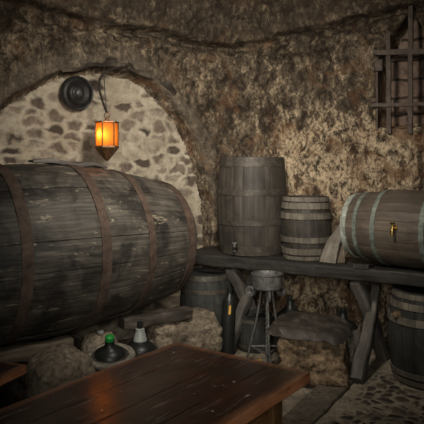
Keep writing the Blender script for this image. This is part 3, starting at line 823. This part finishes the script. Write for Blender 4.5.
# dark bottle with yellow label beside the plinth
bq = at(226, 348, 4.80)
t = thing('bottle', 'slim dark bottle with small yellow label between stone plinth and trestle', 'bottle', (bq.x, bq.y, 0), (0, math.radians(3), 0))
b = MB(); lathe(b, [(.04, 0), (.054, .012), (.057, .05), (.057, .49), (.050, .525), (.026, .56), (.018, .575), (.018, .60), (.021, .603), (.021, .615), (.012, .615)], 28); b.build('body', M['glass_dark'], t)
b = MB(); V = []; fs = []
for i in range(7):
    a = math.radians(-118+i*8)
    for z in (.36, .455):
        r = .0520 if z < .37 else .026
        V.append((.0 , 0, 0))
V = []
for i in range(7):
    a = math.radians(-94+i*3)
    for z in (.42, .49): V.append((.0576*math.cos(a), .0576*math.sin(a), z))
fs = [[2*i, 2*i+2, 2*i+3, 2*i+1] for i in range(6)]
b.add(V, fs); o = b.build('label', M['yellow'], t); o['label'] = 'yellow paper label'
bq = at(226, 345, 4.70)
t = thing('cup', 'small white china cup on the floor beside the slim dark bottle', 'cup', (bq.x-.01, bq.y-.02, 0))
b = MB(); lathe(b, [(.022, 0), (.026, .004), (.03, .02), (.036, .05), (.038, .085), (.035, .085), (.032, .05), (.024, .02), (.001, .012)], 24); b.build('body', M['white'], t)
b = MB(); tube(b, smooth_path([(.034, 0, .07), (.056, 0, .068), (.06, 0, .045), (.035, 0, .03)], 5), .005, 8); b.build('handle', M['white'], t)

# ------------------------------------------------------------------ wrought iron tripod stand
tq = at(267, 360, 4.80)
t = thing('tripod_stand', 'black wrought iron tripod stand with round pan and scrolls before the bench', 'stand', (tq.x, tq.y, 0), (0, 0, math.radians(-90)))
I = M['iron_grey']
b = MB(); lathe(b, [(.03, .605), (.10, .608), (.116, .620), (.120, .66), (.122, .72), (.127, .727), (.127, .735), (.117, .735), (.113, .72), (.110, .64), (.02, .622)], 40); b.build('pan', I, t)
b = MB(); V = []
n = 60                                          # twisted square centre rod
path = [(0, 0, .02+.59*i/n) for i in range(n+1)]
sec = [(.009, .009), (-.009, .009), (-.009, -.009), (.009, -.009)]
VV = []; fs = []
for i, p in enumerate(path):
    a = i*.42 if 14 < i < 50 else (14*.42 if i <= 14 else 50*.42)
    for (x, y) in sec: VV.append((x*math.cos(a)-y*math.sin(a), x*math.sin(a)+y*math.cos(a), p[2]))
for i in range(n):
    for k in range(4): fs.append([i*4+k, i*4+(k+1) % 4, (i+1)*4+(k+1) % 4, (i+1)*4+k])
fs += [[3,2,1,0], [n*4+k for k in range(4)]]
b.add(VV, fs); b.build('rod', I, t, True, 25)
for k, a in enumerate((math.radians(2), math.radians(122), math.radians(242))):
    c, s = math.cos(a), math.sin(a)
    b = MB(); tube(b, smooth_path([(.055*c, .055*s, .612), (.062*c, .062*s, .52), (.095*c, .095*s, .34), (.150*c, .150*s, .13), (.178*c, .178*s, .012), (.20*c, .20*s, .008)], 6), .0085, 8)
    b.build('leg', I, t)
    b = MB(); pts = []
    for i in range(26):
        f = i/25; th = -PI*.5+f*PI*2.6; r = .042*(1-.62*f)
        pts.append(((.118+.006+r*math.cos(th)+.02)*c, (.118+.006+r*math.cos(th)+.02)*s, .572+r*math.sin(th)+.008))
    tube(b, [(.10*c, .10*s, .60), (.108*c, .108*s, .56)]+pts, .0085, 8); b.build('scroll', I, t)
b = MB()
for k in range(3):
    a0, a1 = math.radians(2+120*k), math.radians(122+120*k); r = .150
    P0 = Vector((r*math.cos(a0), r*math.sin(a0), .13)); P1 = Vector((r*math.cos(a1), r*math.sin(a1), .13))
    tube(b, [P0, (P0+P1)/2, P1], .007, 8); tube(b, [P0, Vector((0, 0, .05+.03))], .006, 8)
b.build('brace', I, t)
b = MB(); lathe(b, [(.001, 0), (.014, .004), (.019, .016), (.014, .028), (.001, .032)], 18)
yq = at(259, 353, EYE*F/(353-HY)+.02); o = b.build('ball', M['yellow']); o.location = (yq.x, 4.86, 0); o.location.x = (259-212)/F*4.86; tag(o, 'small yellow ball on the floor under the iron tripod stand', 'ball')

# ------------------------------------------------------------------ stone block with a blackened slab, demijohns behind
sp = at(315, 372, 4.56)
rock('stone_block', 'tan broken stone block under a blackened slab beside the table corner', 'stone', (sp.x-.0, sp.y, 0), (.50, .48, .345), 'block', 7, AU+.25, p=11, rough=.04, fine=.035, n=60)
b = MB(); V = []; fs = []; nx, ny = 34, 30
c0 = Vector((sp.x-.03, sp.y+.04, 0)); ca, sa = math.cos(AU+.15), math.sin(AU+.15)
lay = []
for side in (0, 1):
    for i in range(nx+1):
        for j in range(ny+1):
            u = i/nx*2-1; v = j/ny*2-1
            k = (abs(u)**5+abs(v)**5+1e-9)**(1/5); m = max(abs(u), abs(v)); g = m/k if k > 1e-6 else 1
            x = u*g*(.295+.03*noise.noise(Vector((v*2, 1, 0)))); y = v*g*(.31+.05*noise.noise(Vector((u*2.2, 4, 0))))
            e = 1-sstep(.86, 1.0, m)
            z = .356+.012*fr(Vector((x*6, y*6, 1)), 4)-.05*sstep(.12, .36, x)-.01*sstep(-.2, -.33, y)-.03*sstep(-.25,-.36,x)
            z += .003*math.sin(x*40+4*noise.noise(Vector((x*5, y*5, 0))))
            z = z+(.045*e+.006*fr(Vector((x*20, y*20, 4)), 3) if side == 0 else -.008*e)
            if side == 1: z = z
            V.append(c0+Vector((x*ca-y*sa, x*sa+y*ca, z)))
H = ny+1; o1 = (nx+1)*H
for i in range(nx):
    for j in range(ny):
        fs.append([i*H+j, (i+1)*H+j, (i+1)*H+j+1, i*H+j+1]); fs.append([o1+i*H+j, o1+i*H+j+1, o1+(i+1)*H+j+1, o1+(i+1)*H+j])
rim = [i*H for i in range(nx+1)]+[nx*H+j for j in range(1, H)]+[i*H+ny for i in range(nx-1, -1, -1)]+[j for j in range(ny-1, 0, -1)]
for a in range(len(rim)):
    p_, q_ = rim[a], rim[(a+1) % len(rim)]; fs.append([p_, o1+p_, o1+q_, q_])
b.add(V, fs); o = b.build('slab', M['slab_wood'], None, True, 50); tag(o, 'blackened uneven slab lying on the tan stone block', 'slab')
p = at(290, 330, 5.12)
demijohn('demijohn', 'black demijohn with tapered neck rising behind the blackened slab by the tripod', (p.x, p.y, 0), .14, .32, .12, ('wicker', 'glass_dark'), 'glass_dark')
p = at(343, 340, 4.93)
demijohn('demijohn', 'black demijohn with grey shoulders between the stone block and the crossed trestle legs', (p.x, p.y, 0), .15, .275, .11, ('rim', 'glass_dark'), 'glass_dark')

# ------------------------------------------------------------------ tables
def table(name, lab, A, e1, e2, L1, L2, ztop, th, legs, mat='table'):
    """corner A, directions e1 (width L1) and e2 (length L2)"""
    ctr = A+e1*L1/2+e2*L2/2
    t = thing(name, lab, 'table', (ctr.x, ctr.y, 0), (0, 0, math.atan2(e1.y, e1.x)))
    flip = 1 if e1.cross(e2).z > 0 else -1
    npl = 4
    for i in range(npl):
        x0 = -L1/2+L1*i/npl+.0006; x1 = -L1/2+L1*(i+1)/npl-.0006
        b = MB(); timber(b, Vector(((x0+x1)/2, -L2/2, ztop-th/2)), Vector(((x0+x1)/2, L2/2, ztop-th/2)), x1-x0, th, bev=.0016, jit=.0010, seed=i+2, n=40)
        o = b.build('plank', M[mat], t, True, 14)
        ed = [1.0 if ((abs(v.co.x) > L1/2-.006 or abs(v.co.y) > L2/2-.006) ) else 0.0 for v in o.data.vertices]
        setattr_v(o, 'edge', ed)
    b = MB()
    for sx in (-1, 1): timber(b, Vector((sx*(L1/2-.10), -L2/2+.16, ztop-th-.05)), Vector((sx*(L1/2-.10), L2/2-.16, ztop-th-.05)), .025, .095, bev=.004, jit=.001)
    for sy in (-1, 1): timber(b, Vector((-L1/2+.10, sy*(L2/2-.16), ztop-th-.05)), Vector((L1/2-.10, sy*(L2/2-.16), ztop-th-.05)), .025, .095, bev=.004, jit=.001)
    b.build('apron', M['ochre'], t)
    for sx in (-1, 1):
        for sy in (-1, 1):
            b = MB(); timber(b, Vector((sx*(L1/2-.10), sy*(L2/2-.16), ztop-th-.002)), Vector((sx*(L1/2-.10), sy*(L2/2-.16), 0)), .075, .075, up=Vector((0,1,0)), bev=.006, jit=.001)
            b.build('leg', M['ochre'], t)
    return t
def tp(x, y, z): D = (EYE-z)*F/(y-HY); return at(x, y, D)
TA, TB = tp(176, 342, .75), tp(311, 372, .75)
e1 = (TB-TA); L1 = e1.length; e1.normalize(); e2 = Vector((e1.y, -e1.x, 0))
if e2.y > 0: e2 = -e2
TA0 = Vector((TA.x, TA.y, 0))
table('table', 'dark red-brown plank table with scuffed glossy top filling the front', TA0, e1, e2, L1, 2.0, .75, .042, True)
C2 = tp(27, 365, .74)
g1 = (Matrix.Rotation(math.radians(-6), 4, 'Z') @ e1); g2 = Vector((g1.y, -g1.x, 0))
if g2.y > 0: g2 = -g2
# its right far corner is in view at the photo's left edge
f1 = Vector((-.93, .37, 0)).normalized(); f2 = Vector((-.37, -.93, 0)).normalized()
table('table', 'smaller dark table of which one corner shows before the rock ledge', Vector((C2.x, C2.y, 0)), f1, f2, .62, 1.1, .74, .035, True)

# ------------------------------------------------------------------ lantern, disc and grille
lq = at(107, 121, 4.95)
t = thing('lantern', 'glowing amber copper lantern hanging on a cord before the alcove', 'lantern', (lq.x, lq.y, lq.z-.33))
def ngon(r, n=6, a0=.3): return [(r*math.cos(2*PI*i/n+a0), r*math.sin(2*PI*i/n+a0)) for i in range(n)]
def prism(prof, n=6, a0=.3):
    b = MB(); V = []; fs = []
    for (r, z) in prof:
        for (x, y) in ngon(r, n, a0): V.append((x, y, z))
    for i in range(len(prof)-1):
        for k in range(n): fs.append([i*n+k, i*n+(k+1) % n, (i+1)*n+(k+1) % n, (i+1)*n+k])
    fs.append(list(range(n))[::-1]); o = (len(prof)-1)*n; fs.append([o+k for k in range(n)])
    return b.add(V, fs)
prism([(.004, 0), (.02, .01), (.096, .105), (.100, .112), (.100, .124), (.090, .126)]).build('base_cone', M['copper'], t, False)
prism([(.097, .312), (.102, .316), (.102, .325), (.06, .330), (.02, .336), (.012, .358)]).build('cap', M['copper'], t, False)
gm, nt, bs = start('amber_lantern_glass', .5, .4)
oc = nt.nodes.new('ShaderNodeTexCoord'); L = nt.links
vm = nt.nodes.new('ShaderNodeVectorMath'); vm.operation = 'DISTANCE'; vm.inputs[1].default_value = (-.03, -.09, .205)
L.new(oc.outputs['Object'], vm.inputs[0])
gnz = tnoise(nt, oc.outputs['Object'], 30, 3)
dd = mth(nt, 'ADD', vm.outputs['Value'], mth(nt, 'MULTIPLY', mth(nt, 'SUBTRACT', gnz, .5), .02))
bs.inputs['Base Color'].default_value = (.45, .22, .06, 1)
bs.inputs['Transmission Weight'].default_value = .75; bs.inputs['Roughness'].default_value = .55
bs.inputs['IOR'].default_value = 1.2
GLASS = gm
gl_out = nt.nodes['Material Output']; tr = nt.nodes.new('ShaderNodeBsdfTranslucent'); tr.inputs[0].default_value = (.80, .38, .10, 1)
ms_ = nt.nodes.new('ShaderNodeMixShader'); ms_.inputs[0].default_value = .25
L.new(tr.outputs[0], ms_.inputs[1]); L.new(bs.outputs[0], ms_.inputs[2]); L.new(ms_.outputs[0], gl_out.inputs[0])
bs.inputs['Transmission Weight'].default_value = 0
prism([(.088, .122), (.0895, .13), (.0895, .31), (.088, .316)]).build('glass', gm, t, False)
b = MB()
for (x, y) in ngon(.0935): sweep(b, lerp_path((x, y, .118), (x, y, .32), 4), circ(.0055, 6), Vector((1, 0, 0)))
b.build('frame', M['copper'], t)
fm, nt2, b2 = start('lamp_flame', .5, .3)
b2.inputs['Base Color'].default_value = (1, .5, .1, 1); b2.inputs['Emission Color'].default_value = (1, .42, .045, 1); b2.inputs['Emission Strength'].default_value = 8
b = MB(); lathe(b, [(.004, .150), (.022, .165), (.034, .195), (.030, .225), (.014, .255), (.003, .272)], 20); fo = b.build('bulb', fm, t); fo.location = (-.012, -.02, 0)
b = MB(); lathe(b, [(.02, .124), (.02, .150), (.014, .152)], 14); fo = b.build('socket', M['copper'], t); fo.location = (-.012, -.02, 0)
b = MB()
ring = [(.022*math.cos(a), 0, .378+.022*math.sin(a)) for a in [2*PI*i/16 for i in range(17)]]
tube(b, ring, .0045, 6); b.build('hanging_ring', M['copper'], t)
# cord from the arch soffit
p1 = Vector((lq.x, lq.y, lq.z+.07)); 
top = at(128, 66, 5.22)
b = MB(); cp = smooth_path([p1, at(105, 108, 4.955), at(101, 96, 4.98), at(99, 84, 5.0), at(103, 74, 5.06), at(113, 69, 5.16), at(128, 66, 5.30)], 8)
tube(b, cp, .010, 8, [1+.25*math.sin(i*1.9) for i in range(len(cp))]); o = b.build('cord', M['rope']); tag(o, 'dark twisted cord looping from the arch down to the lantern', 'cord')
b = MB(); cp = smooth_path([p1+Vector((-.002, .006, .0)), at(105.5, 100, 5.0), at(104.5, 85, 5.05), at(104, 70, 5.13), at(104, 64, 5.22)], 6)
tube(b, cp, .004, 6); o = b.build('wire', M['iron']); tag(o, 'thin straight wire beside the twisted lantern cord', 'wire')

dq = at(78, 93, 5.36)
sW, zW = on_wall(78, 93, True)
# put it on the alcove's masonry face
q0 = Vector(((78-212)/F, 1, 0)); Dw = isect(Vector((0,0,0)), q0, K-nl*ALC, W); Dd = Dw-.10
dq = at(78, 93, Dd)
t = thing('round_dish', 'round black dished metal plate with raised rings hung on the alcove masonry', 'plate')
t.matrix_world = Matrix.Translation(dq) @ rot_axis((nl+Vector((.25, -.3, -.05))).normalized())
r = 17.2*Dd/F
b = MB(); lathe(b, [(r*.99, -.035), (r, -.01), (r*.97, .008), (r*.88, .004), (r*.84, -.006), (r*.72, .002), (r*.68, .010), (r*.62, .004), (r*.45, -.010), (r*.36, -.004), (r*.33, .006), (r*.26, .010)], 56); b.build('dish', M['black_metal'], t)
b = MB(); lathe(b, [(r*.26, .0), (r*.25, .02), (r*.17, .032), (r*.08, .036), (.002, .037)], 28); b.build('hub', M['iron'], t)

# grille in the pointed niche
t = thing('window_grille', 'rusty iron grille of crossed bars in the pointed bricked-up niche', 'grille', K+U*on_wall(407, 100, False)[0]+Vector((0, 0, 1.95)))
def gp(x, y, off=.0):
    s, z = on_wall(x, y, False); return K+U*s-N*off+MIT*lean(z)*.6+Vector((0, 0, z))-t.location
def bar(x0, y0, x1, y1, off, w=.042, d=.03):
    b = MB(); timber(b, gp(x0, y0, off), gp(x1, y1, off), w, d, up=-N, bev=.006, jit=.003, seed=x0)
    b.build('bar', M['iron_rust'], t)
bar(388, 32, 390, 134, .03); bar(409, 6, 411, 134, .035); bar(432, 34, 432, 134, .03)
bar(375, 54, 450, 52, .06, .048); bar(373, 106, 450, 104, .06, .036)
bar(377.5, 68, 377.5, 131, .02, .022, .02)
b = MB(); timber(b, gp(381, 72, .06), gp(381, 61, .06), .07, .05, up=-N, bev=.008, jit=.003); b.build('latch', M['iron_rust'], t)

# ------------------------------------------------------------------ light
def area(name, loc, target, size, power, col, spread=180):
    l = bpy.data.lights.new(name, 'AREA'); l.shape = 'DISK'; l.size = size; l.energy = power; l.color = col; l.spread = math.radians(spread)
    o = bpy.data.objects.new(name, l); COL.objects.link(o); o.location = loc
    o.rotation_euler = (Vector(target)-Vector(loc)).to_track_quat('-Z', 'Y').to_euler(); return o
area('cellar_lamp', (.12, 2.95, 2.6), (.05, 5.6, 1.5), .45, 35, (1, .92, .80), 115)
area('camera_fill', (-.1, -.2, 1.9), (.0, 5.2, 1.25), .8, 9, (1, .94, .84), 48)  # added fill light beside the camera, not a lamp of the cellar
pl = bpy.data.lights.new('lantern_light', 'POINT'); pl.energy = .5; pl.color = (1, .50, .14); pl.shadow_soft_size = .012
o = bpy.data.objects.new('lantern_light', pl); COL.objects.link(o); o.location = (lq.x-.042, lq.y-.045, lq.z-.11)
w = bpy.data.worlds.new('cellar_dark'); SC.world = w; w.use_nodes = True
w.node_tree.nodes['Background'].inputs[0].default_value = (.9, .85, .75, 1); w.node_tree.nodes['Background'].inputs[1].default_value = .010

# ------------------------------------------------------------------ camera
cd = bpy.data.cameras.new('camera'); cd.sensor_width = 36; cd.lens = 36*F/424; cd.shift_y = -(212-HY)/424; cd.clip_start = .05
co = bpy.data.objects.new('camera', cd); COL.objects.link(co); co.location = (0, 0, EYE); co.rotation_euler = (PI/2, 0, 0)
SC.camera = co
vs = SC.view_settings; vs.view_transform = 'Standard'; vs.look = 'None'; vs.gamma = 1; vs.use_curve_mapping = False; vs.exposure = 0.0
